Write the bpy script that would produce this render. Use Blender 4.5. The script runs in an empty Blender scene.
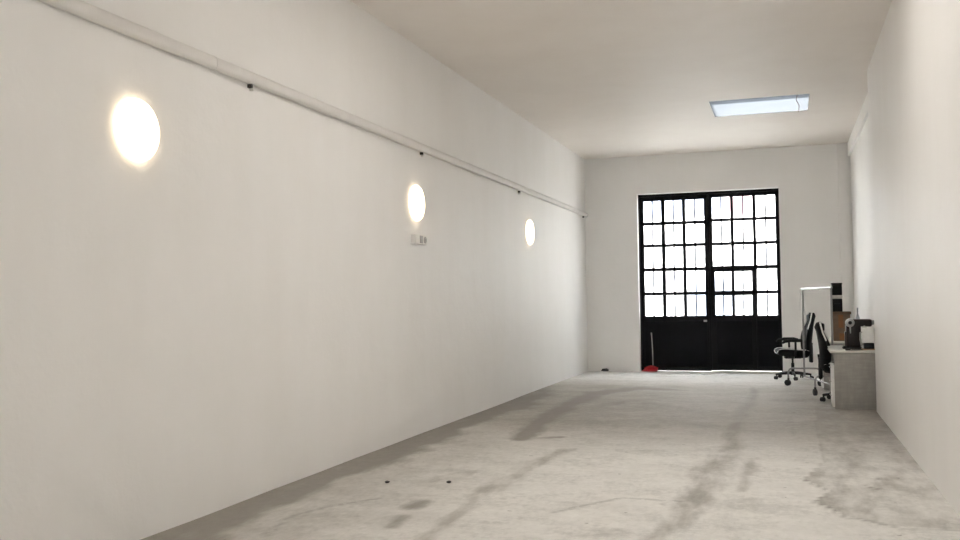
import bpy, bmesh, math, random
import numpy as np
from mathutils import Vector, Matrix
random.seed(7)
COL = bpy.context.scene.collection
SC = bpy.context.scene
PI = math.pi

# ------------------------------------------------------------------ materials
def new_mat(name):
    m = bpy.data.materials.new(name); m.use_nodes = True
    nt = m.node_tree; nt.nodes.clear()
    out = nt.nodes.new('ShaderNodeOutputMaterial')
    return m, nt, out

def link(nt, a, b): nt.links.new(a, b)

def noise(nt, scale, detail=4, rough=.55, vec=None, stretch=None):
    tc = nt.nodes.new('ShaderNodeTexCoord')
    src = tc.outputs['Object'] if vec is None else vec
    if stretch:
        mp = nt.nodes.new('ShaderNodeMapping'); mp.inputs['Scale'].default_value = stretch
        link(nt, src, mp.inputs['Vector']); src = mp.outputs['Vector']
    n = nt.nodes.new('ShaderNodeTexNoise')
    n.inputs['Scale'].default_value = scale; n.inputs['Detail'].default_value = detail
    n.inputs['Roughness'].default_value = rough
    link(nt, src, n.inputs['Vector'])
    return n.outputs['Fac']

def ramp(nt, fac, stops):
    r = nt.nodes.new('ShaderNodeValToRGB')
    el = r.color_ramp.elements
    while len(el) < len(stops): el.new(.5)
    for e, (p, c) in zip(el, stops):
        e.position = p; e.color = (*c, 1)
    link(nt, fac, r.inputs['Fac'])
    return r.outputs['Color']

def bump(nt, fac, strength, dist):
    b = nt.nodes.new('ShaderNodeBump')
    b.inputs['Strength'].default_value = strength; b.inputs['Distance'].default_value = dist
    link(nt, fac, b.inputs['Height'])
    return b.outputs['Normal']

def math_node(nt, op, a, b=None, clamp=False):
    n = nt.nodes.new('ShaderNodeMath'); n.operation = op; n.use_clamp = clamp
    for i, v in enumerate((a, b)):
        if v is None: continue
        if isinstance(v, (int, float)): n.inputs[i].default_value = v
        else: link(nt, v, n.inputs[i])
    return n.outputs[0]

def mixc(nt, fac, a, b):
    n = nt.nodes.new('ShaderNodeMix'); n.data_type = 'RGBA'
    if isinstance(fac, (int, float)): n.inputs[0].default_value = fac
    else: link(nt, fac, n.inputs[0])
    for s, v in ((n.inputs[6], a), (n.inputs[7], b)):
        if isinstance(v, tuple): s.default_value = (*v, 1)
        else: link(nt, v, s)
    return n.outputs[2]

def simple(name, c, rough=.5, metal=0., var=.08, scale=30, bmp=0.05, spec=.5):
    m, nt, out = new_mat(name)
    p = nt.nodes.new('ShaderNodeBsdfPrincipled')
    f = noise(nt, scale)
    lo = tuple(max(0, v*(1-var)) for v in c); hi = tuple(min(1, v*(1+var)) for v in c)
    link(nt, ramp(nt, f, [(.3, lo), (.7, hi)]), p.inputs['Base Color'])
    p.inputs['Roughness'].default_value = rough; p.inputs['Metallic'].default_value = metal
    p.inputs['Specular IOR Level'].default_value = spec
    if bmp: link(nt, bump(nt, f, bmp, .01), p.inputs['Normal'])
    link(nt, p.outputs[0], out.inputs[0])
    return m

def plaster(name, c, dark, bstr=.25):
    m, nt, out = new_mat(name)
    p = nt.nodes.new('ShaderNodeBsdfPrincipled')
    big = noise(nt, .9, 5, .6)
    streak = noise(nt, 2.2, 4, .6, stretch=(1, 1, .18))
    mix_ = math_node(nt, 'ADD', math_node(nt, 'MULTIPLY', big, .55), math_node(nt, 'MULTIPLY', streak, .45))
    link(nt, ramp(nt, mix_, [(.36, dark), (.6, c)]), p.inputs['Base Color'])
    p.inputs['Roughness'].default_value = .55
    p.inputs['Specular IOR Level'].default_value = .2
    fine = math_node(nt, 'ADD', noise(nt, 3.2, 5, .6), math_node(nt, 'MULTIPLY', noise(nt, 40, 3), .12))
    link(nt, bump(nt, fine, bstr, .03), p.inputs['Normal'])
    link(nt, p.outputs[0], out.inputs[0])
    return m

def concrete():
    m, nt, out = new_mat('floor_concrete')
    p = nt.nodes.new('ShaderNodeBsdfPrincipled')
    def attr(n):
        a = nt.nodes.new('ShaderNodeAttribute'); a.attribute_name = n; a.attribute_type = 'GEOMETRY'
        return a.outputs['Fac']
    cloud = noise(nt, 1.3, 8, .65)
    fine = noise(nt, 9, 8, .7)
    grain = noise(nt, 60, 4, .6)
    streaks = noise(nt, 2.0, 7, .65, stretch=(1, 1.5, 1))
    t = math_node(nt, 'ADD', math_node(nt, 'MULTIPLY', cloud, .36), math_node(nt, 'MULTIPLY', streaks, .34))
    t = math_node(nt, 'ADD', t, math_node(nt, 'MULTIPLY', fine, .30))
    t = math_node(nt, 'ADD', t, math_node(nt, 'MULTIPLY', math_node(nt, 'SUBTRACT', noise(nt, 24, 5, .7, stretch=(1, .6, 1)), .5), .28))
    cool = ramp(nt, t, [(.36, (.54, .53, .505)), (.5, (.75, .738, .71)), (.62, (.84, .83, .805))])
    warm = ramp(nt, t, [(.34, (.25, .23, .205)), (.5, (.355, .333, .30)), (.64, (.47, .447, .415))])
    base = mixc(nt, math_node(nt, 'ADD', attr('warm'), math_node(nt, 'MULTIPLY', math_node(nt, 'SUBTRACT', cloud, .5), 1.2), True), cool, warm)
    mid = noise(nt, 3.4, 6, .6, stretch=(1.4, .5, 1))
    d = math_node(nt, 'ADD', math_node(nt, 'MULTIPLY', math_node(nt, 'SUBTRACT', mid, .5), 1.9), math_node(nt, 'MULTIPLY', math_node(nt, 'SUBTRACT', fine, .5), .35))
    s = math_node(nt, 'ADD', attr('stain'), math_node(nt, 'MULTIPLY', d, 1.1))
    mr = nt.nodes.new('ShaderNodeMapRange'); mr.interpolation_type = 'SMOOTHSTEP'
    mr.inputs['From Min'].default_value = .15; mr.inputs['From Max'].default_value = 1.25
    link(nt, s, mr.inputs['Value'])
    sm = math_node(nt, 'MULTIPLY', mr.outputs[0], math_node(nt, 'MINIMUM', math_node(nt, 'MULTIPLY', attr('stain'), 4), 1))
    stained = mixc(nt, fine, (.21, .195, .17), (.34, .315, .285))
    col = mixc(nt, math_node(nt, 'MULTIPLY', sm, .9), base, stained)
    cr = math_node(nt, 'MULTIPLY', attr('crack'), math_node(nt, 'GREATER_THAN', fine, .44))
    col = mixc(nt, math_node(nt, 'MULTIPLY', cr, .45), col, (.16, .15, .135))
    sp = math_node(nt, 'GREATER_THAN', noise(nt, 11, 2, .4), .765)
    col = mixc(nt, math_node(nt, 'MULTIPLY', sp, .5), col, (.2, .185, .165))
    link(nt, col, p.inputs['Base Color'])
    link(nt, ramp(nt, fine, [(.3, (.62,)*3), (.7, (.8,)*3)]), p.inputs['Roughness'])
    p.inputs['Specular IOR Level'].default_value = .25
    h = math_node(nt, 'ADD', fine, math_node(nt, 'MULTIPLY', grain, .3))
    link(nt, bump(nt, h, .4, .014), p.inputs['Normal'])
    link(nt, p.outputs[0], out.inputs[0])
    return m

def frosted(name, tint, trans=.5, rough=None):
    m, nt, out = new_mat(name)
    tl = nt.nodes.new('ShaderNodeBsdfTranslucent'); tp = nt.nodes.new('ShaderNodeBsdfTransparent')
    f = noise(nt, 3, 2)
    link(nt, ramp(nt, f, [(.3, tuple(v*.96 for v in tint)), (.7, tint)]), tl.inputs['Color'])
    tp.inputs['Color'].default_value = (*tint, 1)
    mx = nt.nodes.new('ShaderNodeMixShader'); mx.inputs[0].default_value = trans
    link(nt, tl.outputs[0], mx.inputs[1]); link(nt, tp.outputs[0], mx.inputs[2])
    link(nt, mx.outputs[0], out.inputs[0])
    return m

def emissive(name, c, s):
    m, nt, out = new_mat(name)
    e = nt.nodes.new('ShaderNodeEmission'); e.inputs['Color'].default_value = (*c, 1); e.inputs['Strength'].default_value = s
    link(nt, e.outputs[0], out.inputs[0])
    return m

M = {}
M['plaster'] = plaster('white_plaster', (.875, .865, .85), (.845, .832, .812))
M['plaster_right'] = plaster('ivory_plaster', (.875, .865, .852), (.85, .837, .82), .15)
M['ceiling'] = plaster('ceiling_plaster', (.85, .805, .76), (.82, .772, .725), .12)
M['trim'] = simple('white_trim_paint', (.80, .78, .75), .45, var=.03, scale=6)
M['floor'] = concrete()
M['black_steel'] = simple('black_painted_steel', (.006, .006, .007), .5, var=.3, scale=12, bmp=.03, spec=.15)
M['black_panel'] = simple('black_sheet_steel', (.004, .0045, .006), .5, var=.3, scale=3, bmp=.02, spec=.12)
M['bar'] = simple('grey_security_bar', (.16, .16, .22), .5)
M['glass'] = frosted('frosted_glass', (.91, .915, .915), .72)
M['sky_glass'] = frosted('skylight_glass', (.185, .193, .201), .0)
M['opal_glass'] = frosted('opal_glass', (.338, .326, .312), .0)
M['lamp'] = emissive('lamp_diffuser', (1.0, .79, .52), 2.1)
M['lamp_rim'] = simple('lamp_white_rim', (.85, .84, .82), .4, var=.02)
M['pvc'] = simple('white_pvc', (.82, .80, .77), .55, var=.03, scale=4, bmp=.02)
M['trunk'] = simple('painted_trunking', (.74, .725, .70), .5, var=.03, scale=4, bmp=.02, spec=.2)
M['dark'] = simple('dark_clip_plastic', (.03, .025, .022), .5)
M['grey_plastic'] = simple('grey_plastic', (.40, .39, .38), .5)
M['chrome'] = simple('brushed_chrome', (.30, .295, .29), .38, 1.0, var=.05, bmp=.01)
M['rubber'] = simple('black_rubber', (.02, .02, .02), .6)
M['black_fabric'] = simple('black_upholstery', (.007, .007, .008), .65, var=.3, scale=60, bmp=.1, spec=.2)
M['white_leather'] = simple('white_piping', (.80, .79, .77), .45, var=.04)
M['black_plastic'] = simple('black_plastic', (.010, .010, .011), .45, var=.2, spec=.3)
M['desk_grey'] = None
M['white_front'] = simple('white_laminate', (.87, .865, .85), .4, var=.03)
M['desktop'] = simple('pale_desktop', (.74, .72, .68), .35, var=.04, scale=8)
M['cardboard'] = simple('brown_cardboard', (.165, .108, .066), .75, var=.1, scale=14)
M['tape'] = simple('orange_brown_tape', (.21, .085, .022), .4, var=.1)
M['maroon'] = simple('dark_brown_gloss', (.014, .007, .006), .35, var=.2, spec=.3)
M['case'] = simple('black_case', (.010, .010, .010), .5, var=.3, scale=10, spec=.2)
M['case_grey'] = simple('pale_grey_lid', (.50, .49, .47), .5)
M['red'] = simple('red_plastic', (.33, .010, .016), .4, var=.1)
M['wood'] = simple('light_wood_board', (.42, .28, .15), .5, var=.15, scale=18)
M['steel'] = simple('satin_steel', (.45, .44, .43), .3, .9, var=.05)
M['cable_brown'] = simple('brown_cable', (.16, .09, .08), .6)
def facade():
    m, nt, out = new_mat('cream_painted_render')
    p = nt.nodes.new('ShaderNodeBsdfPrincipled'); p.inputs['Roughness'].default_value = .9
    col = ramp(nt, noise(nt, .7, 3), [(.35, (.77, .765, .745)), (.65, (.84, .835, .82))])
    tc = nt.nodes.new('ShaderNodeTexCoord')
    for (x, z, sx, sz, c) in ((-.05, 1.25, 1.0, 1.1, (.10, .15, .22)), (-.9, 4.15, 2.1, .55, (.12, .18, .30)), (.78, 4.1, .5, .5, (.36, .13, .17))):
        mp = nt.nodes.new('ShaderNodeMapping'); mp.vector_type = 'TEXTURE'
        mp.inputs['Location'].default_value = (x, 0, z); mp.inputs['Scale'].default_value = (sx, 30, sz)
        link(nt, tc.outputs['Object'], mp.inputs['Vector'])
        g = nt.nodes.new('ShaderNodeTexGradient'); g.gradient_type = 'SPHERICAL'; link(nt, mp.outputs[0], g.inputs[0])
        mr = nt.nodes.new('ShaderNodeMapRange'); mr.interpolation_type = 'SMOOTHSTEP'; mr.inputs['From Max'].default_value = .45
        link(nt, g.outputs['Fac'], mr.inputs['Value'])
        col = mixc(nt, mr.outputs[0], col, c)
    link(nt, col, p.inputs['Base Color']); link(nt, p.outputs[0], out.inputs[0])
    return m
M['facade'] = facade()
M['street'] = simple('street_paving', (.45, .43, .40), .9, var=.1, scale=2, bmp=0)

def desk_grey():
    m, nt, out = new_mat('grey_concrete_laminate')
    p = nt.nodes.new('ShaderNodeBsdfPrincipled')
    a = noise(nt, 5, 5, .6, stretch=(3, 3, .8)); b = noise(nt, 9, 3, .5, stretch=(.6, .6, 4))
    t = math_node(nt, 'ADD', math_node(nt, 'MULTIPLY', a, .6), math_node(nt, 'MULTIPLY', b, .4))
    link(nt, ramp(nt, t, [(.3, (.30, .287, .264)), (.5, (.36, .345, .318)), (.7, (.44, .425, .397))]), p.inputs['Base Color'])
    p.inputs['Roughness'].default_value = .5
    link(nt, p.outputs[0], out.inputs[0])
    return m
M['desk_grey'] = desk_grey()

# ------------------------------------------------------------------ mesh helpers
class MB:
    def __init__(s): s.bm = bmesh.new()
    def box(s, x0, x1, y0, y1, z0, z1, bev=0., seg=2, rot=None, piv=None):
        g = bmesh.ops.create_cube(s.bm, size=1)
        vs = g['verts']
        c = Vector(((x0+x1)/2, (y0+y1)/2, (z0+z1)/2))
        for v in vs:
            v.co = Vector((v.co.x*(x1-x0), v.co.y*(y1-y0), v.co.z*(z1-z0))) + c
        if bev > 0:
            ed = list({e for v in vs for e in v.link_edges})
            r = bmesh.ops.bevel(s.bm, geom=ed, offset=bev, segments=seg, profile=.5, affect='EDGES')
            vs = list({v for f in r['faces'] for v in f.verts} | {v for v in vs if v.is_valid})
        if rot is not None:
            p = Vector(piv) if piv is not None else c
            for v in vs: v.co = rot @ (v.co-p) + p
        return s
    def tube(s, pts, r, seg=10, closed=False, cap=True):
        pts = [Vector(p) for p in pts]; n = len(pts)
        rs = r if isinstance(r, (list, tuple)) else [r]*n
        rings = []; up = None
        for i, p in enumerate(pts):
            if closed: t = pts[(i+1) % n]-pts[i-1]
            elif i == 0: t = pts[1]-pts[0]
            elif i == n-1: t = pts[-1]-pts[-2]
            else: t = (pts[i+1]-p).normalized()+(p-pts[i-1]).normalized()
            t.normalize()
            if up is None:
                up = Vector((0, 0, 1)) if abs(t.z) < .9 else Vector((1, 0, 0))
            up = (up-t*up.dot(t)).normalized(); sd = t.cross(up)
            rings.append([s.bm.verts.new(p+(up*math.cos(a)+sd*math.sin(a))*rs[i]) for a in [2*PI*k/seg for k in range(seg)]])
        for i in range(n if closed else n-1):
            a, b = rings[i], rings[(i+1) % n]
            for k in range(seg):
                s.bm.faces.new((a[k], a[(k+1) % seg], b[(k+1) % seg], b[k]))
        if cap and not closed:
            s.bm.faces.new(rings[0]); s.bm.faces.new(rings[-1][::-1])
        return s
    def lathe(s, prof, c=(0, 0, 0), axis='Z', seg=32):
        c = Vector(c)
        def P(r, h, a):
            x, y = r*math.cos(a), r*math.sin(a)
            return c+{'Z': Vector((x, y, h)), 'X': Vector((h, x, y)), 'Y': Vector((x, h, y))}[axis]
        rings = []
        for r, h in prof:
            if r < 1e-6: rings.append([s.bm.verts.new(P(0, h, 0))])
            else: rings.append([s.bm.verts.new(P(r, h, 2*PI*k/seg)) for k in range(seg)])
        for a, b in zip(rings, rings[1:]):
            for k in range(seg):
                q = [a[k % len(a)], a[(k+1) % len(a)], b[(k+1) % len(b)], b[k % len(b)]]
                u = []
                for v in q:
                    if v not in u: u.append(v)
                if len(u) > 2: s.bm.faces.new(u)
        for g in (rings[0], rings[-1]):
            if len(g) > 2: s.bm.faces.new(g)
        return s
    def prism(s, poly, axis, a, b):
        # poly of 2D points extruded between a and b along the axis
        def P(u, v, w): return {'X': (w, u, v), 'Y': (u, w, v), 'Z': (u, v, w)}[axis]
        A = [s.bm.verts.new(P(u, v, a)) for u, v in poly]; B = [s.bm.verts.new(P(u, v, b)) for u, v in poly]
        s.bm.faces.new(A); s.bm.faces.new(B[::-1])
        n = len(poly)
        for i in range(n): s.bm.faces.new((A[i], A[(i+1) % n], B[(i+1) % n], B[i]))
        return s
    def grid_solid(s, fn, nu, nv, thick):
        # fn(u, v) gives (front point, back point)
        F, B = [], []
        for i in range(nu+1):
            fr, br = [], []
            for j in range(nv+1):
                p, q = fn(i/nu, j/nv)
                fr.append(s.bm.verts.new(p)); br.append(s.bm.verts.new(q))
            F.append(fr); B.append(br)
        for i in range(nu):
            for j in range(nv):
                s.bm.faces.new((F[i][j], F[i+1][j], F[i+1][j+1], F[i][j+1]))
                s.bm.faces.new((B[i][j], B[i][j+1], B[i+1][j+1], B[i+1][j]))
        for i in range(nu):
            s.bm.faces.new((F[i][0], B[i][0], B[i+1][0], F[i+1][0]))
            s.bm.faces.new((F[i][nv], F[i+1][nv], B[i+1][nv], B[i][nv]))
        for j in range(nv):
            s.bm.faces.new((F[0][j], F[0][j+1], B[0][j+1], B[0][j]))
            s.bm.faces.new((F[nu][j], B[nu][j], B[nu][j+1], F[nu][j+1]))
        return s
    def build(s, name, m, parent=None, smooth=True, ang=35):
        bmesh.ops.recalc_face_normals(s.bm, faces=s.bm.faces)
        me = bpy.data.meshes.new(name)
        if smooth:
            for f in s.bm.faces: f.smooth = True
            for e in s.bm.edges:
                if len(e.link_faces) == 2 and e.calc_face_angle(0) > math.radians(ang): e.smooth = False
        s.bm.to_mesh(me); s.bm.free()
        me.materials.append(m)
        o = bpy.data.objects.new(name, me); COL.objects.link(o)
        if parent: o.parent = parent
        return o

def tag(o, label=None, cat=None, group=None, kind=None):
    if label: o['label'] = label
    if cat: o['category'] = cat
    if group: o['group'] = group
    if kind: o['kind'] = kind
    return o
def empty(name, loc, rz=0, **k):
    o = bpy.data.objects.new(name, None); COL.objects.link(o)
    o.location = loc; o.rotation_euler = (0, 0, rz); o.empty_display_size = .1
    return tag(o, **k)
def kids(o): return [c for c in bpy.data.objects if c.parent == o]
def copy_tree(o, parent=None):
    c = o.copy(); COL.objects.link(c)
    if parent: c.parent = parent
    for ch in kids(o): copy_tree(ch, c)
    return c
def arc(c, r, a0, a1, n, plane='XZ'):
    res = []
    for k in range(n+1):
        a = a0+(a1-a0)*k/n
        u, v = r*math.cos(a), r*math.sin(a)
        res.append({'XZ': (c[0]+u, c[1], c[2]+v), 'YZ': (c[0], c[1]+u, c[2]+v), 'XY': (c[0]+u, c[1]+v, c[2])}[plane])
    return res

# ------------------------------------------------------------------ room dimensions (metres)
XL, XR, XN = -3.72, 1.01, 1.16          # left wall, right wall, wall of the niche at the far right
YB, YF = 17.87, -3.2                    # door wall, wall behind the camera
ZC = 4.16
YN = 12.17                              # where the niche starts
DY = 18.05                              # plane of the metal door
DX0, DX1, DZ = -2.70, -.085, 3.42       # door opening

# ------------------------------------------------------------------ floor
def build_floor():
    x0, x1, y0, y1, st = XL-.02, 1.4, YF-.1, 18.4, .04
    nx, ny = int((x1-x0)/st)+1, int((y1-y0)/st)+1
    xs = np.linspace(x0, x1, nx); ys = np.linspace(y0, y1, ny)
    X, Y = np.meshgrid(xs, ys)
    rng = np.random.default_rng(3)
    Z = np.zeros_like(X)
    for k in range(14):                 # a gently uneven slab
        a = rng.uniform(0, 2*PI); f = rng.uniform(1.5, 5); ph = rng.uniform(0, 6)
        Z += .0007*np.sin(f*(X*np.cos(a)+Y*np.sin(a))+ph)
    co = np.stack([X, Y, Z-.008], -1).reshape(-1, 3)
    idx = np.arange(nx*ny).reshape(ny, nx)
    quads = np.stack([idx[:-1, :-1], idx[:-1, 1:], idx[1:, 1:], idx[1:, :-1]], -1).reshape(-1, 4)
    me = bpy.data.meshes.new('floor')
    me.vertices.add(len(co)); me.vertices.foreach_set('co', co.ravel())
    me.loops.add(quads.size); me.loops.foreach_set('vertex_index', quads.ravel())
    me.polygons.add(len(quads)); me.polygons.foreach_set('loop_start', np.arange(0, quads.size, 4))
    me.update(calc_edges=True); me.validate()
    me.polygons.foreach_set('use_smooth', [True]*len(quads))
    P = co[:, :2]
    def seg(a, b):
        a, b = np.array(a[:2]), np.array(b[:2]); d = b-a
        t = np.clip(((P-a)@d)/(d@d), 0, 1)
        return np.hypot(*(P-a-t[:, None]*d).T), t
    def stroke(pts, soft=1.0):
        out = np.zeros(len(P))
        for a, b in zip(pts, pts[1:]):
            d, t = seg(a, b); w = a[2]+(b[2]-a[2])*t
            out = np.maximum(out, np.clip(1.25-d/(w*soft), 0, 1))
        return out
    st_ = np.zeros(len(P))
    # dark damp strip along the foot of the left wall
    wj = .36+.06*np.sin(P[:, 1]*1.7)+.05*np.sin(P[:, 1]*4.3+1)+.03*np.sin(P[:, 1]*11)
    fade = np.clip((15.3-P[:, 1])/2.5, 0, 1)
    st_ = np.maximum(st_, np.clip(2.0-1.3*(P[:, 0]-XL)/wj, 0, 1)*fade*1.3)
    S = [
     (1.3, [(-1.5,14.4,.1),(-2.21,14.53,.31),(-2.7,13.8,.26),(-2.77,12.4,.22),(-2.77,11.25,.19),(-2.7,10.04,.19),(-2.58,9.07,.17)]),
     (.85, [(-2.65,9.05,.09),(-2.24,9.29,.09)]),
     (.62, [(-2.0,8.55,.13),(-2.08,7.86,.15),(-2.09,7.28,.15),(-2.12,6.8,.14),(-2.13,6.35,.12),(-2.11,5.86,.1),(-2.06,5.12,.1)]),
     (1.0, [(-2.48,6.05,.12),(-2.48,5.9,.13)]), (.8, [(-2.42,5.6,.09),(-2.37,5.35,.09)]),
     (.8, [(-.9,15.4,.05),(-.54,15.16,.07),(-.44,13.93,.1),(-.5,12.49,.13),(-.56,11.13,.13),(-.56,9.97,.13),(-.52,9.27,.13),(-.56,8.13,.2),(-.58,7.4,.22),(-.63,6.92,.17),(-.65,6.4,.15),(-.67,5.96,.12),(-.76,5.48,.11),(-.8,4.6,.1)]),
     (.6, [(-.3,8.4,.1),(-.35,7.0,.06)]),
     (.6, [(-.05,13.19,.3),(.54,13.4,.35)]),
     (.65, [(-2.43,12.1,.2),(-1.95,12.82,.25),(-1.03,11.62,.2)]),
     (.4, [(-2.5,7.26,.16),(-2.68,6.78,.14)]),
     (.35, [(-1.9,10.3,.5),(-1.1,10.6,.5)]),
     (.35, [(-1.2,8.6,.15),(-.6,8.9,.2)]),
     (.3, [(-2.9,16.4,.1),(-.2,16.5,.15),(.4,16.6,.3)]),
     (.45, [(.0,11.6,.05),(.05,9.5,.04)]),
     (.55, [(.15,7.6,.05),(.45,7.5,.06),(.7,7.9,.05)]),
     (.55, [(.35,10.0,.12),(.95,9.6,.12)]),
     (.8, [(.55,9.05,.05),(.7,9.0,.05)]),
     (.9, [(.62,7.75,.035),(.66,7.65,.03)]), (.9, [(.55,7.35,.03),(.62,7.3,.03)]), (.8, [(.69,8.0,.03),(.71,8.05,.03)]),
    ]
    for amp, s in S: st_ = np.maximum(st_, amp*stroke(s))
    poly = np.array([(.321,12.658),(.27,11),(.263,9.594),(.259,8.436),(.091,7.57),(.255,7.148),(.15,6.775),(.325,6.364),(.514,6.169),(.844,6.156),(1.1,6.2),(1.1,12.4)])
    ins = np.zeros(len(P), bool); dm = np.full(len(P), 9.)
    for a, b in zip(poly, np.roll(poly, -1, 0)):
        c = (a[1] > P[:, 1]) != (b[1] > P[:, 1])
        with np.errstate(divide='ignore', invalid='ignore'):
            xi = (b[0]-a[0])*(P[:, 1]-a[1])/(b[1]-a[1])+a[0]
        ins ^= c & (P[:, 0] < xi); dm = np.minimum(dm, seg(a, b)[0])
    st_ = np.maximum(st_, np.where(ins, .48+.25*np.clip(1-dm/.25, 0, 1)*(P[:, 0] < .6), 0))
    ck = np.zeros(len(P))
    cracks = [[(.137,6.772),(.255,6.551),(.323,6.335),(.464,6.262),(.62,6.12),(.868,6.137)],
              [(-1.512,5.961),(-1.365,6.215),(-1.147,6.536),(-.731,6.544)],
              [(-3.028,4.928),(-3.149,5.435),(-3.032,5.774),(-2.8,6.1)],
              [(.896,6.325),(.885,6.142),(1.0,6.134)], [(.896,6.325),(1.0,6.33)], [(.091,7.57),(.255,7.148)]]
    for c in cracks:
        for a, b in zip(c, c[1:]): ck = np.maximum(ck, np.clip(1.15-seg(a, b)[0]/.026, 0, 1))
    warm = np.clip((P[:, 1]-8.2)/2.2, 0, 1)*np.clip((16.4-P[:, 1])/1.6, 0, 1)*.9
    warm = np.maximum(warm, np.clip((-1.8-P[:, 0])/1.2, 0, 1)*.55*np.clip((16.6-P[:, 1])/1.6, 0, 1))
    for n, v in (('stain', st_), ('crack', ck), ('warm', warm)):
        at = me.attributes.new(n, 'FLOAT', 'POINT'); at.data.foreach_set('value', v.astype(np.float32))
    me.materials.append(M['floor'])
    o = bpy.data.objects.new('floor', me); COL.objects.link(o)
    tag(o, 'worn pale concrete floor with dark stain streaks', 'floor', kind='structure')
    # the slab below
    return o
build_floor()

# ------------------------------------------------------------------ walls and ceiling
SKY = [(-.98, .38, 13.27, 14.48), (-2.35, .55, 5.3, 7.95)]  # second skylight is inferred out of view, enlarged to brighten the front
def rough_foot(x0, x1, y0, y1, seed, name, m, face):
    """a long plastered wall whose painted foot ends in a ragged line just above the slab"""
    b = MB(); rnd = random.Random(seed)
    ys = [y0]
    while ys[-1] < y1-.1: ys.append(ys[-1]+rnd.uniform(.05, .12))
    ys.append(y1)
    F0, FM, F1, B0, B1 = [], [], [], [], []
    for y in ys:
        out = rnd.uniform(.0, .003)
        xf = x1 if face > 0 else x0; xb = x0 if face > 0 else x1
        F0.append(b.bm.verts.new((xf+face*out, y, -.05))); FM.append(b.bm.verts.new((xf, y, .05))); F1.append(b.bm.verts.new((xf, y, ZC+.1)))
        B0.append(b.bm.verts.new((xb, y, -.05))); B1.append(b.bm.verts.new((xb, y, ZC+.1)))
    n = len(ys)
    for i in range(n-1):
        b.bm.faces.new((F0[i], F0[i+1], FM[i+1], FM[i])); b.bm.faces.new((FM[i], FM[i+1], F1[i+1], F1[i])); b.bm.faces.new((B0[i], B1[i], B1[i+1], B0[i+1]))
        b.bm.faces.new((F1[i], F1[i+1], B1[i+1], B1[i])); b.bm.faces.new((F0[i], B0[i], B0[i+1], F0[i+1]))
    b.bm.faces.new((F0[0], FM[0], F1[0], B1[0], B0[0])); b.bm.faces.new((F0[-1], B0[-1], B1[-1], F1[-1], FM[-1]))
    return b.build(name, m, smooth=False)
o = rough_foot(XL-.3, XL, YF-.3, YB+.4, 4, 'wall_left', M['plaster'], 1)
tag(o, 'long white plastered wall on the left with three round lamps', 'wall', kind='structure')
o = rough_foot(XR, XR+.5, YF-.3, YN, 9, 'wall_right', M['plaster_right'], -1)
tag(o, 'ivory plastered wall on the right, ending beside the grey desk', 'wall', kind='structure')
o = MB().box(XN, XR+.5, YN, YB+.4, -.05, ZC+.1).build('wall_niche', M['plaster'], smooth=False)
tag(o, 'set back white wall behind the desks', 'wall', kind='structure')
b = MB()
b.box(XL-.3, DX0, YB, YB+.4, -.05, ZC+.1).box(DX1, XN+.3, YB, YB+.4, -.05, ZC+.1).box(DX0, DX1, YB, YB+.4, DZ, ZC+.1)
tag(b.build('wall_back', M['plaster'], smooth=False), 'far white wall around the black metal door', 'wall', kind='structure')
# unseen wall behind the camera; its opening is added to let in daylight
FX0, FX1, FZ0, FZ1 = -1.0, 0, .05, 2.1
b = MB()
b.box(XL-.3, FX0, YF-.3, YF, -.05, ZC+.1).box(FX1, XR+.3, YF-.3, YF, -.05, ZC+.1)
b.box(FX0, FX1, YF-.3, YF, -.05, FZ0).box(FX0, FX1, YF-.3, YF, FZ1, ZC+.1)
tag(b.build('wall_front', M['plaster'], smooth=False), 'white wall behind the viewpoint with an added opening for daylight', 'wall', kind='structure')
wf = empty('window_2', ((FX0+FX1)/2, YF-.15, FZ0)); tag(wf, 'unseen opening behind the viewpoint, added to let daylight in', 'window', kind='structure')
b = MB(); w = (FX1-FX0)/2; h = FZ1-FZ0
for x in (-w, -w/3, w/3, w): b.box(x-.03, x+.03, -.03, .03, 0, h)
b.box(-w, w, -.03, .03, 0, .06).box(-w, w, -.03, .03, h-.06, h)
b.build('window_frame', M['black_steel'], wf, smooth=False)
# shallow pipe casing in the far right corner and the beam over the niche
o = MB().box(.95, 1.115, YB-.05, YB+.05, 0, ZC, .006).build('trim_1', M['plaster'])
tag(o, 'shallow plaster casing in the far right corner', 'trim', kind='structure')
o = MB().box(1.118, XN+.05, YN, YB, 3.92, ZC+.02, .006).build('trim_2', M['plaster'])
tag(o, 'plaster beam under the ceiling above the niche', 'beam', kind='structure')
# ceiling with the skylight openings
def slab(holes, x0, x1, y0, y1, z0, z1):
    b = MB(); V = {}
    xs = sorted({x0, x1} | {v for h in holes for v in h[:2]}); ys = sorted({y0, y1} | {v for h in holes for v in h[2:]})
    def solid(i, k):
        if i < 0 or k < 0 or i >= len(xs)-1 or k >= len(ys)-1: return False
        cx, cy = (xs[i]+xs[i+1])/2, (ys[k]+ys[k+1])/2
        return not any(h[0] < cx < h[1] and h[2] < cy < h[3] for h in holes)
    def v(i, k, z):
        if (i, k, z) not in V: V[i, k, z] = b.bm.verts.new((xs[i], ys[k], z))
        return V[i, k, z]
    for i in range(len(xs)-1):
        for k in range(len(ys)-1):
            if not solid(i, k): continue
            for z in (z0, z1): b.bm.faces.new((v(i, k, z), v(i+1, k, z), v(i+1, k+1, z), v(i, k+1, z)))
            for ok, p, q in ((solid(i-1, k), (i, k), (i, k+1)), (solid(i+1, k), (i+1, k), (i+1, k+1)), (solid(i, k-1), (i, k), (i+1, k)), (solid(i, k+1), (i, k+1), (i+1, k+1))):
                if not ok: b.bm.faces.new((v(*p, z0), v(*q, z0), v(*q, z1), v(*p, z1)))
    return b
b = slab(SKY, XL-.3, XR+.5, YF-.3, YB+.4, ZC, ZC+.3)
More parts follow.
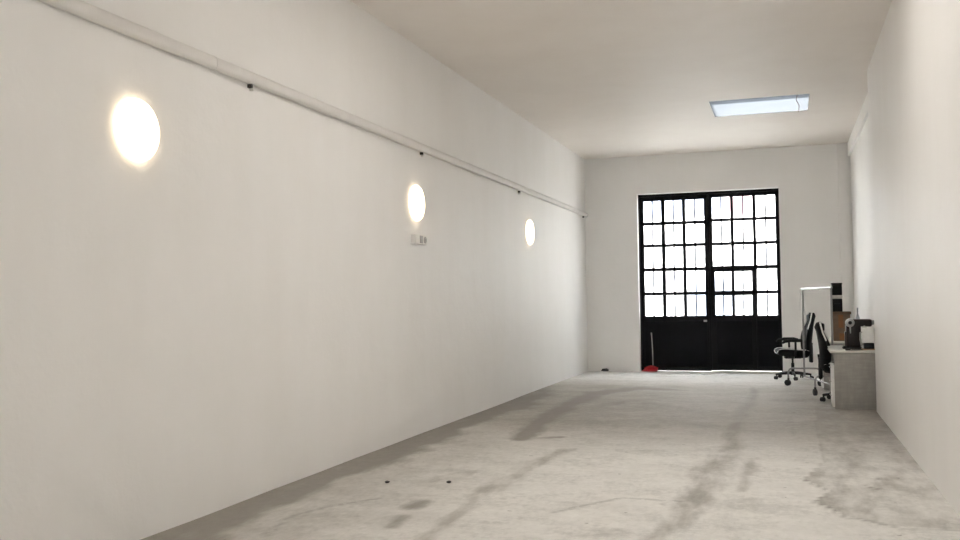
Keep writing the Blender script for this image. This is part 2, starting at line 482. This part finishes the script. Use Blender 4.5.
tag(b.build('ceiling', M['ceiling'], smooth=False), 'plain off white ceiling with a skylight', 'ceiling', kind='structure')
for i, (x0, x1, y0, y1) in enumerate(SKY):
    t = empty('window_%d' % (1 if i == 0 else i+2), ((x0+x1)/2, (y0+y1)/2, ZC+.001))
    tag(t, 'bright flat skylight in the ceiling, the one nearest the black door' if i == 0 else 'skylight in the ceiling out of view, enlarged to light the near room', 'skylight', kind='structure')
    w, d = (x1-x0)/2, (y1-y0)/2
    b = MB()
    b.box(-w, -w+.012, -d, d, 0, .05).box(w-.012, w, -d, d, 0, .05).box(-w, w, -d, -d+.012, 0, .05).box(-w, w, d-.012, d, 0, .05)
    b.build('frame', M['trim'], t, smooth=False)
    MB().box(-w+.012, w-.012, -d+.012, d-.012, .004, .012).build('glass_pane', M['sky_glass'] if i == 0 else M['opal_glass'], t, smooth=False)
    if i == 0:
        c = MB().tube([(.51, -d, -.004), (.50, -d*.4, -.008), (.545, d*.2, -.012), (.54, d, -.004)], .006, 6).build('hanging_cable', M['cable_brown'], t)

# ------------------------------------------------------------------ the black metal door
LC = [(-2.615, -2.257), (-2.207, -1.858), (-1.815, -1.446)]
LR = [(2.872, 3.300), (2.440, 2.829), (1.978, 2.398), (1.508, 1.930), (1.046, 1.464)]
RC = [(-1.315, -.960), (-.921, -.555), (-.516, -.146)]
RR = [(2.893, 3.318), (2.440, 2.856), (1.989, 2.400), (1.512, 1.938), (1.046, 1.470)]
WC = [(-1.285, -.962), (-.925, -.592)]
WR = [(1.514, 1.896), (1.055, 1.444)]
door = empty('door_1', (-1.39, DY, 0))
tag(door, 'tall black steel double door with frosted panes', 'door', kind='structure')
OX = -1.39
def lattice(holes, x0, x1, z0, z1, y0, y1):
    """sheet between x0..x1, z0..z1 with rectangular holes, as one clean mesh"""
    xs = sorted({round(v, 4) for h in holes for v in h[:2]} | {x0, x1}); zs = sorted({round(v, 4) for h in holes for v in h[2:]} | {z0, z1})
    def solid(i, k):
        if i < 0 or k < 0 or i >= len(xs)-1 or k >= len(zs)-1: return False
        cx, cz = (xs[i]+xs[i+1])/2, (zs[k]+zs[k+1])/2
        return not any(h[0] < cx < h[1] and h[2] < cz < h[3] for h in holes)
    b = MB(); V = {}
    def v(i, k, y):
        if (i, k, y) not in V: V[i, k, y] = b.bm.verts.new((xs[i]-OX, y, zs[k]))
        return V[i, k, y]
    for i in range(len(xs)-1):
        for k in range(len(zs)-1):
            if not solid(i, k): continue
            b.bm.faces.new((v(i, k, y0), v(i+1, k, y0), v(i+1, k+1, y0), v(i, k+1, y0)))
            b.bm.faces.new((v(i, k, y1), v(i, k+1, y1), v(i+1, k+1, y1), v(i+1, k, y1)))
            if not solid(i-1, k): b.bm.faces.new((v(i, k, y0), v(i, k+1, y0), v(i, k+1, y1), v(i, k, y1)))
            if not solid(i+1, k): b.bm.faces.new((v(i+1, k, y0), v(i+1, k, y1), v(i+1, k+1, y1), v(i+1, k+1, y0)))
            if not solid(i, k-1): b.bm.faces.new((v(i, k, y0), v(i, k, y1), v(i+1, k, y1), v(i+1, k, y0)))
            if not solid(i, k+1): b.bm.faces.new((v(i, k+1, y0), v(i+1, k+1, y0), v(i+1, k+1, y1), v(i, k+1, y1)))
    return b
LX0, LXM, RX1 = -2.677, -1.378, -.103
ZT = 3.377
b = MB()
b.box(-2.70-OX, -2.677-OX, -.03, .08, 0, 3.42).box(-.103-OX, -.08-OX, -.03, .08, 0, 3.42).box(-2.70-OX, -.08-OX, -.03, .08, 3.377, 3.42)
b.build('frame', M['black_steel'], door, smooth=False)
def pane(h, parent, y=.022):
    MB().box(h[0]-OX-.008, h[1]-OX+.008, y, y+.006, h[2]-.008, h[3]+.008).build('glass_pane', M['glass'], parent, smooth=False)
def bars(cols, z0, z1, parent, y=.010):
    for c in cols:
        x = (c[0]+c[1])/2-OX
        MB().box(x-.0165, x+.0165, y, y+.006, z0, z1, .001).build('security_bar', M['bar'], parent)
# left leaf
SH = .010
def shrink(hs): return [(a+SH, b-SH, c+SH, d-SH) for a, b, c, d in hs]
holes = shrink([(c[0], c[1], r[0], r[1]) for c in LC for r in LR])
leaf = lattice(holes, LX0, LXM-.001, .002, ZT, 0, .05).build('door_leaf', M['black_steel'], door, smooth=False)
for h in holes: pane(h, leaf)
bars(LC, .98, 3.34, leaf)
b = MB().box(-2.62-OX, -1.44-OX, -.008, .0, .10, .955, .003)
b.build('kick_panel', M['black_panel'], leaf)
b = MB().box(-1.50-OX, -1.44-OX, -.03, 0, .94, .975, .004).tube([(-1.47-OX, -.03, .958), (-1.47-OX, -.05, .958)], .010, 10)
b.build('bolt', M['grey_plastic'], leaf)
# right leaf with the wicket door in it
holes = shrink([(c[0], c[1], r[0], r[1]) for c in RC for r in RR[:3]]+[(RC[2][0], RC[2][1], r[0], r[1]) for r in RR[3:]])
wick = (-1.318, -.56, .055, 1.94)
leaf = lattice(holes+[wick], LXM+.001, RX1, .017, ZT, 0, .05).build('door_leaf', M['black_steel'], door, smooth=False)
for h in holes: pane(h, leaf)
bars(RC[:2], 1.96, 3.34, leaf); bars(RC[2:], .98, 3.34, leaf)
MB().box(-.515-OX, -.14-OX, -.008, 0, .10, .955, .003).build('kick_panel', M['black_panel'], leaf)
MB().box(-1.378-.02-OX, -1.378+.02-OX, -.018, 0, .03, ZT-.02, .004).build('cover_strip', M['black_steel'], leaf)
wh = shrink([(c[0], c[1], r[0], r[1]) for c in WC for r in WR])
wk = lattice(wh, -1.345, -.535, .036, 1.962, -.034, -.002).build('wicket_door', M['black_steel'], door, smooth=False)
for h in wh: pane(h, wk, -.014)
bars(WC, .98, 1.93, wk, -.024)
MB().box(-1.26-OX, -.615-OX, -.042, -.034, .13, .955, .003).build('kick_panel', M['black_panel'], wk)
b = MB().box(-1.332-OX, -1.306-OX, -.042, -.034, .93, 1.05, .003).tube([(-1.32-OX, -.042, 1.0), (-1.32-OX, -.08, 1.0), (-1.24-OX, -.08, 1.0)], .009, 8)
b.build('door_handle', M['black_steel'], wk)
for z in (.35, 1.55):
    MB().tube([(-.53-OX, -.018, z), (-.53-OX, -.018, z+.1)], .014, 10).build('hinge', M['black_steel'], wk)
# stone sill showing as a pale line under the right leaf
o = MB().box(LXM, DX1, YB+.12, YB+.6, -.06, .010, .004).build('trim_3', M['desktop'])
tag(o, 'pale stone sill under the black door', 'sill', kind='structure')

# ------------------------------------------------------------------ outside, seen through the frosted panes
o = MB().box(-14, 12, YB+.4, 40, -.12, -.02).build('street', M['street'], smooth=False)
tag(o, 'pale street paving beyond the door', 'street', kind='structure')
bl = empty('building', (-2, 27, 0), label='cream house across the street, blurred behind the door panes', cat='building')
MB().box(-10, 12, 0, 6, 0, 6.2).build('facade', M['facade'], bl, smooth=False)
MB().prism([(-.35, 6.2), (6.3, 6.2), (3, 8.0)], 'X', -10.3, 12.3).build('roof', M['cardboard'], bl, smooth=False)

# ------------------------------------------------------------------ lamps on the left wall
def make_lamp():
    t = empty('wall_lamp', (XL, 4.62, 2.46))
    MB().lathe([(.0, 0), (.180, 0), (.182, .004), (.0, .006)], axis='X', seg=48).build('back_plate', M['lamp_rim'], t)
    MB().lathe([(.184, .001), (.189, .006), (.189, .024), (.182, .035), (.15, .041), (.09, .044), (0, .045)], axis='X', seg=48).build('diffuser', M['lamp'], t)
    return t
lamp = make_lamp()
LL = ['round lit wall lamp nearest the viewer, largest of the three in view', 'round lit wall lamp directly above the small white socket box', 'round lit wall lamp farthest along, closest to the black door']
for i, (y, z) in enumerate([(4.62, 2.462), (9.07, 2.447), (13.64, 2.44)]):
    t = lamp if i == 0 else copy_tree(lamp)
    t.location = (XL, y, z); tag(t, LL[i], 'wall lamp', 'round wall lamps on the left wall')

# white cable trunking along the left wall
tr = empty('cable_trunking', (XL, 9, 3.01), label='long white cable trunking running along the left wall above the lamps', cat='trunking')
def trunk(y0, y1, prof):
    b = MB(); b.prism([(x, z) for x, z in prof], 'Y', y0-9, y1-9); return b
prof = [(.014, .004), (.03, .0), (.05, .008), (.058, .024), (.058, .062), (.050, .080), (.036, .090), (.024, .091), (.022, .098), (.014, .098)]
for y0, y1 in ((-3.1, 5.40), (5.404, 9.43), (9.434, 13.32), (13.324, YB-.03)):
    trunk(y0, y1, prof).build('trunking_length', M['trunk'], tr, ang=50)
for y in (5.40, 9.43, 13.32):
    b = MB(); b.prism([(x*1.04+.0, z*1.03-.0015) for x, z in prof], 'Y', y-9-.012, y-9+.012); b.build('joint_cover', M['trunk'], tr, ang=50)
for y in (5.86, 9.22, 13.06, 17.6):
    cl = MB().box(.0, .034, y-9-.014, y-9+.010, -.024, .003, .002).build('clip', M['dark'], tr)
    MB().box(.0, .034, y-9+.012, y-9+.030, -.042, .003, .003).build('bracket', M['pvc'], cl)

# white box under the middle lamp
sb = empty('socket_box', (XL, 9.11, 2.06), label='small white socket box on the left wall under the middle lamp', cat='socket box')
MB().box(0, .045, -.17, .17, -.05, .05, .008).build('housing', M['pvc'], sb)
for y in (-.105, .0):
    m_ = MB().box(.045, .052, y-.042, y+.042, -.04, .04, .003).build('module', M['grey_plastic'] if y == 0 else M['pvc'], sb)
c = MB().lathe([(.034, 0), (.036, .006), (.03, .010), (.026, .004), (0, .004)], (.045, .105, 0), 'X', 24).build('round_outlet', M['grey_plastic'], sb)
MB().tube([(.046, .095, 0), (.0505, .095, 0)], .004, 8).tube([(.046, .115, 0), (.0505, .115, 0)], .004, 8).build('pin_hole', M['dark'], c)

# ------------------------------------------------------------------ dustpan at the door
dp = empty('dustpan', (-2.50, YB+.02, .012), label='red long handled dustpan standing at the foot of the black door', cat='dustpan')
def dpf(u, v):
    x = -.15+.30*u; k = math.sin(PI*u)
    y = -.20+.26*v; z = .012+.062*v*v*(.35+.65*k)
    return (x*(1-.15*v), y, z), (x*(1-.15*v), y+.004, z-.010)
b = MB().grid_solid(dpf, 16, 8, .01); b.build('scoop', M['red'], dp, ang=60)
b = MB().grid_solid(lambda u, v: ((-.128+.256*u, .045+.02*v, .02+(.035+.04*math.sin(PI*u))*v), (-.128+.256*u, .055+.02*v, .02+(.035+.04*math.sin(PI*u))*v)), 12, 3, .01)
b.build('back_plate', M['red'], dp, ang=60)
MB().tube([(.035, .065, .10), (.03, .075, .40), (.012, .10, .71)], .010, 10).build('handle', M['steel'], dp)
MB().tube([(.012, .10, .69), (.01, .103, .725)], .013, 10).build('handle_cap', M['grey_plastic'], dp)
o = MB().prism([(-.07, 0), (.07, 0), (.07, .03), (.03, .05), (-.05, .042)], 'Y', 0, .05).build('door_wedge', M['rubber'])
o.location = (-3.38, YB-.056, 0); tag(o, 'small black wedge on the floor against the far wall', 'wedge')

# ------------------------------------------------------------------ swivel chairs
def caster(parent, x, y, a, r=.030):
    """fork plus twin wheels, standing on z=0"""
    ca, sa = math.cos(a), math.sin(a)
    f = MB().tube([(x, y, .085), (x, y, .055)], .010, 8).tube([(x, y, .066), (x+ca*.02, y+sa*.02, .05), (x+ca*.022, y+sa*.022, r)], .012, 8).build('caster', M['black_plastic'], parent)
    b = MB()
    for s in (-1, 1):
        cx, cy = x+ca*.022-sa*.016*s, y+sa*.022+ca*.016*s
        n = Vector((-sa, ca, 0)); c = Vector((cx, cy, r))
        b.tube([c-n*.010, c-n*.008, c+n*.008, c+n*.010], [r*.8, r, r, r*.8], 18)
    b.build('wheel', M['rubber'], f)
def make_chair(arms=True, seat_z=.46, top=1.13, rot0=.3, recline=.15):
    """faces +X"""
    t = empty('swivel_chair', (0, 0, 0))
    b = MB()
    b.lathe([(.035, .07), (.045, .08), (.045, .12), (.03, .135)], seg=20)
    b.build('hub', M['black_plastic'], t)
    for k in range(5):
        a = rot0+2*PI*k/5; ca, sa = math.cos(a), math.sin(a)
        l = MB().tube([(ca*.03, sa*.03, .105), (ca*.16, sa*.16, .10), (ca*.285, sa*.285, .088), (ca*.30, sa*.30, .082)], [.026, .023, .017, .013], 10).build('base_leg', M['black_plastic'], t)
        caster(l, ca*.285, sa*.285, a+.6)
    MB().tube([(0, 0, .12), (0, 0, .27)], .026, 14).tube([(0, 0, .27), (0, 0, seat_z-.09)], .016, 14).build('gas_lift', M['black_plastic'], t)
    m_ = MB().box(-.13, .13, -.09, .09, seat_z-.10, seat_z-.06, .01).build('tilt_mechanism', M['black_plastic'], t)
    MB().tube([(.02, -.08, seat_z-.08), (.02, -.22, seat_z-.085), (.0, -.27, seat_z-.09)], .007, 8).build('lever', M['black_plastic'], m_)
    # seat: dished cushion with raised side bolsters and a rolled front edge
    def sf(u, v):
        x = -.24+.50*u; y = -.25+.50*v
        side = abs(2*v-1)
        w = 1-.10*u*u-.10*(1-u)**4
        z = seat_z+.055*side**3+.035*u-.05*max(0, u-.75)**1.2*4*.5
        zb = seat_z-.065+.02*u
        e = .02 if (v in (0, 1) or u in (0, 1)) else 0
        return (x, y*w, z-e), (x*.96, y*w*.95, zb+e)
    s = MB().grid_solid(sf, 14, 16, .1).build('seat', M['black_fabric'], t, ang=70)
    for v in (0, 1):
        pts = []
        for k in range(13):
            u = k/12; p, q = sf(u, .04 if v == 0 else .96); pts.append((p[0], p[1]*1.02, p[2]+.004))
        MB().tube(pts, .007, 8).build('piping', M['white_leather'], s)
    pts = [(sf(1, .05+.9*k/14)[0][0]+.006, sf(1, .05+.9*k/14)[0][1], sf(1, .05+.9*k/14)[0][2]-.004) for k in range(15)]
    MB().tube(pts, .006, 8).build('piping', M['white_leather'], s)
    # bucket back, tall, winged at the sides and notched at the top
    H = top-seat_z
    def hw(h):
        if h < .12: return .19+.04*h/.12
        if h < .55: return .23+.035*math.sin((h-.12)/.43*PI/2)
        if h < .74: return .265-.085*(h-.55)/.19
        return .18-.035*((h-.74)/.26)**2
    def bf(u, v):
        h = u; y = (2*v-1)*hw(h); side = abs(2*v-1)
        notch = .055*(1-min(1, side*1.25)**2)*max(0, (h-.8)/.2)
        z = seat_z-.03+H*h-notch
        back = -.22-recline*h*H/.67*.8-.05*math.sin(h*PI)*-.4
        wing = .075*side**2.5*(.5+.5*math.sin(min(1, h*1.3)*PI))
        pad = .03*math.sin(PI*min(1, h/.45)) if h < .45 else 0
        th = .085-.03*h
        e = .012 if (u in (0, 1) or v in (0, 1)) else 0
        return (back+wing+pad*(1-side)-e, y, z), (back-th*(1-.35*side**2)+wing*.8+e, y*.97, z)
    bk = MB().grid_solid(bf, 26, 16, .1).build('backrest', M['black_fabric'], t, ang=75)
    for v in (0, 1):
        pts = []
        for k in range(16, 27):
            p, q = bf(k/26, v); pts.append((p[0]+.008, p[1], p[2]))
        MB().tube(pts, .011, 8).build('piping', M['white_leather'], bk)
    p, q = bf(.85, .5)
    hp = MB().box(p[0]-.01, p[0]+.05, -.11, .11, p[2]-.02, p[2]+.09, .024, 3).build('head_cushion', M['black_fabric'], bk)
    MB().tube([(-.12, 0, seat_z-.08), (-.23, 0, seat_z-.07), (-.30, 0, seat_z+.0), (-.315, 0, seat_z+.16)], .022, 10).box(-.325, -.275, -.07, .07, seat_z-.17, seat_z+.12, .018, 3).build('back_support', M['black_plastic'], t)
    if arms:
        for s_ in (-1, 1):
            a = MB().tube([(.0, s_*.20, seat_z-.075), (.0, s_*.30, seat_z-.07), (-.0, s_*.315, seat_z-.02), (.0, s_*.315, seat_z+.19)], .018, 10).build('armrest', M['black_plastic'], t)
            MB().tube([(-.15, s_*.31, seat_z+.20), (-.08, s_*.31, seat_z+.215), (.08, s_*.31, seat_z+.215), (.17, s_*.31, seat_z+.20), (.21, s_*.305, seat_z+.17)], [.022, .028, .028, .026, .016], 12).build('arm_pad', M['black_fabric'], a)
    return t
ch1 = make_chair(True, .45, 1.15, .25, .14)
ch1.location = (.08, 16.55, 0); ch1.rotation_euler = (0, 0, PI+.16)
tag(ch1, 'black swivel chair with white piping and armrests, between black door and clothes rail', 'office chair', 'black swivel chairs')
ch2 = make_chair(False, .46, 1.08, 3.55, .13)
ch2.location = (.715, 13.18, 0); ch2.rotation_euler = (0, 0, -.10)
tag(ch2, 'black swivel chair pulled up to the grey drawer desk nearest the viewer', 'office chair', 'black swivel chairs')

# ------------------------------------------------------------------ chrome clothes rail on wheels
rk = empty('clothes_rail', (.40, 14.55, 0), label='chrome clothes rail on wheels between the two black swivel chairs', cat='clothes rail')
A = Vector((.245-.40, 15.30-14.55, 0)); B_ = Vector((.600-.40, 13.83-14.55, 0))
for P_ in (A, B_):
    hw = .24; z0, zt, r = .11, .275, .07
    pts = [(P_.x-hw, P_.y, z0)]+[(P_.x-hw+r-r*math.cos(a), P_.y, zt-r+r*math.sin(a)) for a in [PI/2*k/6 for k in range(7)]]
    pts += [(P_.x+hw-r+r*math.sin(a), P_.y, zt-r+r*math.cos(a)) for a in [PI/2*k/6 for k in range(7)]]+[(P_.x+hw, P_.y, z0)]
    ft = MB().tube(pts, .014, 10).build('foot', M['chrome'], rk)
    for s_ in (-1, 1):
        w = MB()
        x, y = P_.x+s_*hw, P_.y
        ang = 1.15 if s_ < 0 and P_ is A else (.75 if P_ is A else .35)
        n = Vector((math.cos(ang), math.sin(ang), 0)); c = Vector((x, y, .048))+Vector((-n.y, n.x, 0))*.012
        for q in (-.012, .012):
            w.tube([c+n*(q-.009), c+n*(q-.006), c+n*(q+.006), c+n*(q+.009)], [.038, .048, .048, .038], 20)
        w.tube([(x, y, .12), (x, y, .075)], .016, 10)
        w.build('wheel', M['rubber'], ft)
    MB().tube([(P_.x, P_.y, .14), (P_.x, P_.y, 1.50)], .015, 12).build('post', M['chrome'], rk)
d = (B_-A).normalized()
MB().tube([tuple(A+Vector((0, 0, .15))), tuple(B_+Vector((0, 0, .15)))], .012, 10).build('lower_bar', M['chrome'], rk)
MB().tube([tuple(A-d*.03+Vector((0, 0, 1.515))), tuple(B_+d*.03+Vector((0, 0, 1.515)))], .018, 12).build('hanging_bar', M['chrome'], rk)

# ------------------------------------------------------------------ the two desks
def make_desk(L=1.36):
    """drawer front faces -X, near end at y=0; root at the near left foot"""
    t = empty('desk', (0, 0, 0))
    W, Hh = .635, .72
    MB().box(-.012, W, -.012, L, Hh-.028, Hh, .004).build('desktop', M['desktop'], t)
    MB().box(.03, W-.03, 0, .028, 0, Hh-.029, .002).build('side_panel', M['desk_grey'], t)
    MB().box(.03, W-.03, L-.035, L-.007, 0, Hh-.029, .002).build('side_panel', M['desk_grey'], t)
    MB().box(W-.05, W-.03, .029, L-.036, .25, Hh-.029, .002).build('modesty_panel', M['desk_grey'], t)
    MB().box(.03, W-.06, .0285, .44, .02, .545, .002).build('drawer_cabinet', M['desk_grey'], t)
    for k in range(3):
        z = .025+k*.175
        d = MB().box(.002, .029, .002, .44, z, z+.171, .004).build('drawer', M['white_front'], t)
        MB().tube([(-.002, .14, z+.13), (-.016, .14, z+.13), (-.016, .30, z+.13), (-.002, .30, z+.13)], .005, 8).build('drawer_handle', M['steel'], d)
    return t
desk = make_desk()
desk.location = (.515, 12.24, 0)
tag(desk, 'grey sided desk with white drawers, nearest the viewer, carrying the coffee machine', 'desk', 'desks along the right wall')
desk2 = copy_tree(desk); desk2.location = (.478, 14.76, 0)
tag(desk2, 'second desk along the right wall, under the cardboard box, mostly hidden', 'desk', 'desks along the right wall')
DT = .72

# cardboard box and the black cases stacked on it
cb = empty('cardboard_box', (.785, 15.02, DT), label='brown cardboard box with orange tape standing on the second desk', cat='box')
MB().box(-.12, .12, -.15, .17, 0, .40, .004).build('carton', M['cardboard'], cb)
MB().box(-.124, .135, -.155, .175, .40, .44, .004).build('lid', M['cardboard'], cb)
MB().box(-.046, .022, -.153, -.1505, .20, .395).build('tape', M['tape'], cb, smooth=False)
MB().box(-.038, .034, -.153, -.1505, .015, .115).build('tape', M['tape'], cb, smooth=False)
c1 = empty('storage_case', (.730, 15.05, DT+.44), label='black case with pale grey lid on top of the cardboard box', cat='case')
MB().box(-.074, .074, -.14, .14, 0, .195, .010).build('body', M['case'], c1)
MB().box(-.074, .074, -.14, .14, .195, .25, .012).build('lid', M['case_grey'], c1)
MB().tube([(-.03, -.142, .12), (-.03, -.158, .12), (.03, -.158, .12), (.03, -.142, .12)], .006, 8).build('handle', M['black_plastic'], c1)
c2 = empty('storage_case', (.730, 15.05, DT+.69), label='plain black case topmost of the stack above the cardboard box', cat='case')
MB().box(-.074, .074, -.14, .14, 0, .155, .006).build('body', M['case'], c2)
MB().box(-.077, .077, -.143, .143, .155, .185, .006).build('lid', M['case'], c2)

# coffee machine
cm = empty('coffee_machine', (.84, 12.75, DT), label='dark brown coffee machine with a round silver front on the near desk', cat='coffee machine')
MB().box(-.165, .06, -.10, .10, 0, .022, .006).build('base_plate', M['black_plastic'], cm)
MB().box(-.120, .055, -.095, .095, .022, .31, .02, 3).build('body', M['maroon'], cm)
MB().box(-.10, .185, -.10, .10, .285, .378, .02, 3).build('head', M['maroon'], cm)
MB().tube([(.186, 0, .336), (.215, 0, .336)], [.036, .028], 20).build('head_cap', M['grey_plastic'], cm)
rf = MB().lathe([(.0, -.028), (.040, -.028), (.052, -.02), (.055, .0), (.052, .02), (.038, .03), (.0, .03)], (-.075, -.102, .335), 'Y', 32).build('round_front', M['steel'], cm)
MB().lathe([(0, -.012), (.022, -.012), (.024, .0), (0, .0)], (-.075, -.132, .335), 'Y', 24).build('dial', M['black_plastic'], rf)
MB().tube([(-.075, -.102, .285), (-.072, -.102, .20)], [.010, .006], 10).build('spout', M['steel'], cm)
MB().box(-.155, -.09, -.09, .09, .022, .035, .003).build('drip_tray', M['black_plastic'], cm)
MB().box(-.135, -.119, -.07, .07, .036, .22, .006).build('front_plate', M['maroon'], cm)
# the white appliance in front of it, on a wooden board
bd = MB().box(-.085, .085, -.09, .09, 0, .014, .004).build('wooden_board', M['wood'])
bd.location = (.965, 12.48, DT); tag(bd, 'small light wooden board under the white appliance on the near desk', 'board')
ap = empty('kitchen_appliance', (.965, 12.48, DT+.014), label='boxy white appliance with black foot in front of the coffee machine', cat='appliance')
MB().box(-.055, .06, -.07, .07, 0, .075, .008).build('foot', M['black_plastic'], ap)
MB().box(-.075, .068, -.08, .08, .075, .265, .014, 3).build('body', M['white_front'], ap)
MB().lathe([(.03, .265), (.028, .272), (.012, .276), (.010, .286), (.0, .288)], (-.045, 0, 0), seg=20).build('lid_knob', M['steel'], ap)
MB().tube([(-.074, -.05, .21), (-.098, -.05, .20), (-.10, -.05, .12), (-.085, -.05, .03)], .009, 8).build('side_arm', M['steel'], ap)
o = MB().tube([(-.20, -.02, .005), (-.15, -.05, .008), (-.10, -.03, .007), (-.05, -.06, .010), (-.01, -.03, .012), (.0, .03, .008), (-.06, .05, .006), (-.12, .03, .006)], .006, 8).build('power_cable', M['rubber'])
o.location = (.885, 12.34, DT); tag(o, 'thin black cable lying loose on the front edge of the near desk', 'cable')
o = MB().box(-.03, .03, -.02, .02, 0, .022, .005).build('plug_adapter', M['rubber'])
o.location = (.715, 12.36, DT); tag(o, 'small black plug adapter on the left of the near desk front', 'adapter')
M['pale_grey'] = simple('pale_blue_grey_plastic', (.42, .44, .47), .4)
tb = MB().lathe([(.0, 0), (.03, 0), (.03, .33), (.012, .40), (.012, .49), (.0, .495)], seg=20).build('grey_bottle', M['pale_grey'])
tb.location = (1.045, 15.4, DT); tag(tb, 'slim grey bottle rising behind the coffee machine by the wall', 'bottle')

# crumbs of plaster on the slab
for i, (x, y) in enumerate([(-2.965, 6.585), (-2.498, 6.705)]):
    b = MB(); r = bmesh.ops.create_icosphere(b.bm, subdivisions=1, radius=.022)
    for v in r['verts']: v.co = Vector((v.co.x*random.uniform(.8, 1.4), v.co.y*random.uniform(.8, 1.2), v.co.z*.5+.008))
    o = b.build('pebble', M['grey_plastic'] if i < 0 else M['dark'], smooth=False); o.location = (x, y, 0)
    tag(o, ['dark pebble on the floor nearer the left wall', 'dark pebble on the floor farther from the left wall'][i], 'pebble', 'pebbles on the floor')

# ------------------------------------------------------------------ daylight
w = bpy.data.worlds.new('sky'); SC.world = w; w.use_nodes = True
nt = w.node_tree; nt.nodes.clear()
out = nt.nodes.new('ShaderNodeOutputWorld'); bg = nt.nodes.new('ShaderNodeBackground')
tc = nt.nodes.new('ShaderNodeTexCoord')
f = noise(nt, 3.0, 4, .5, vec=tc.outputs['Generated'])
link(nt, ramp(nt, f, [(.40, (.74, .86, 1.0)), (.56, (1.0, .99, .97))]), bg.inputs['Color'])
bg.inputs['Strength'].default_value = 5.0
link(nt, bg.outputs[0], out.inputs['Surface'])
sun = bpy.data.lights.new('sun', 'SUN'); sun.energy = 26; sun.angle = .01; sun.color = (1.0, .985, .955)
so = bpy.data.objects.new('sun', sun); COL.objects.link(so); so.rotation_euler = (math.radians(44), 0, math.radians(-8))
def portal(name, loc, rot, sx, sy):
    l = bpy.data.lights.new(name, 'AREA'); l.shape = 'RECTANGLE'; l.size = sx; l.size_y = sy
    l.cycles.is_portal = True
    o = bpy.data.objects.new(name, l); COL.objects.link(o); o.location = loc; o.rotation_euler = rot
portal('daylight_added_window', ((FX0+FX1)/2, YF-.31, (FZ0+FZ1)/2), (PI/2, 0, 0), FX1-FX0, FZ1-FZ0)  # guides sky light through the opening added behind the camera
SC.objects['daylight_added_window'].rotation_euler = (-PI/2, 0, PI)
for i, (x0, x1, y0, y1) in enumerate(SKY):
    portal('daylight_skylight', ((x0+x1)/2, (y0+y1)/2, ZC+.29), (0, 0, 0), x1-x0, y1-y0)
portal('daylight_door', ((DX0+DX1)/2, YB+.42, 2.2), (-PI/2, 0, 0), DX1-DX0, 2.4)

# ------------------------------------------------------------------ camera
yaw, pit, rol, foc = .3201, .0333, -.0137, 921.56
cy, sy = math.cos(yaw), math.sin(yaw)
fw = Vector((-sy*math.cos(pit), cy*math.cos(pit), math.sin(pit)))
r = Vector((cy, sy, 0)); u = r.cross(fw)
r2 = r*math.cos(rol)+u*math.sin(rol); u2 = -r*math.sin(rol)+u*math.cos(rol)
cam = bpy.data.cameras.new('camera'); co = bpy.data.objects.new('camera', cam); COL.objects.link(co)
mw = Matrix.Identity(4)
for i in range(3): mw[i][0] = r2[i]; mw[i][1] = u2[i]; mw[i][2] = -fw[i]; mw[i][3] = (0, 0, 1.4)[i]
co.matrix_world = mw
cam.sensor_width = 36; cam.lens = foc/960*36; cam.clip_start = .05
SC.camera = co
SC.view_settings.view_transform = 'Standard'; SC.view_settings.look = 'None'
SC.view_settings.gamma = 1; SC.view_settings.use_curve_mapping = False
SC.view_settings.exposure = 1.38
SC.cycles.max_bounces = 14; SC.cycles.diffuse_bounces = 8; SC.cycles.transparent_max_bounces = 16
SC.cycles.sample_clamp_indirect = 6
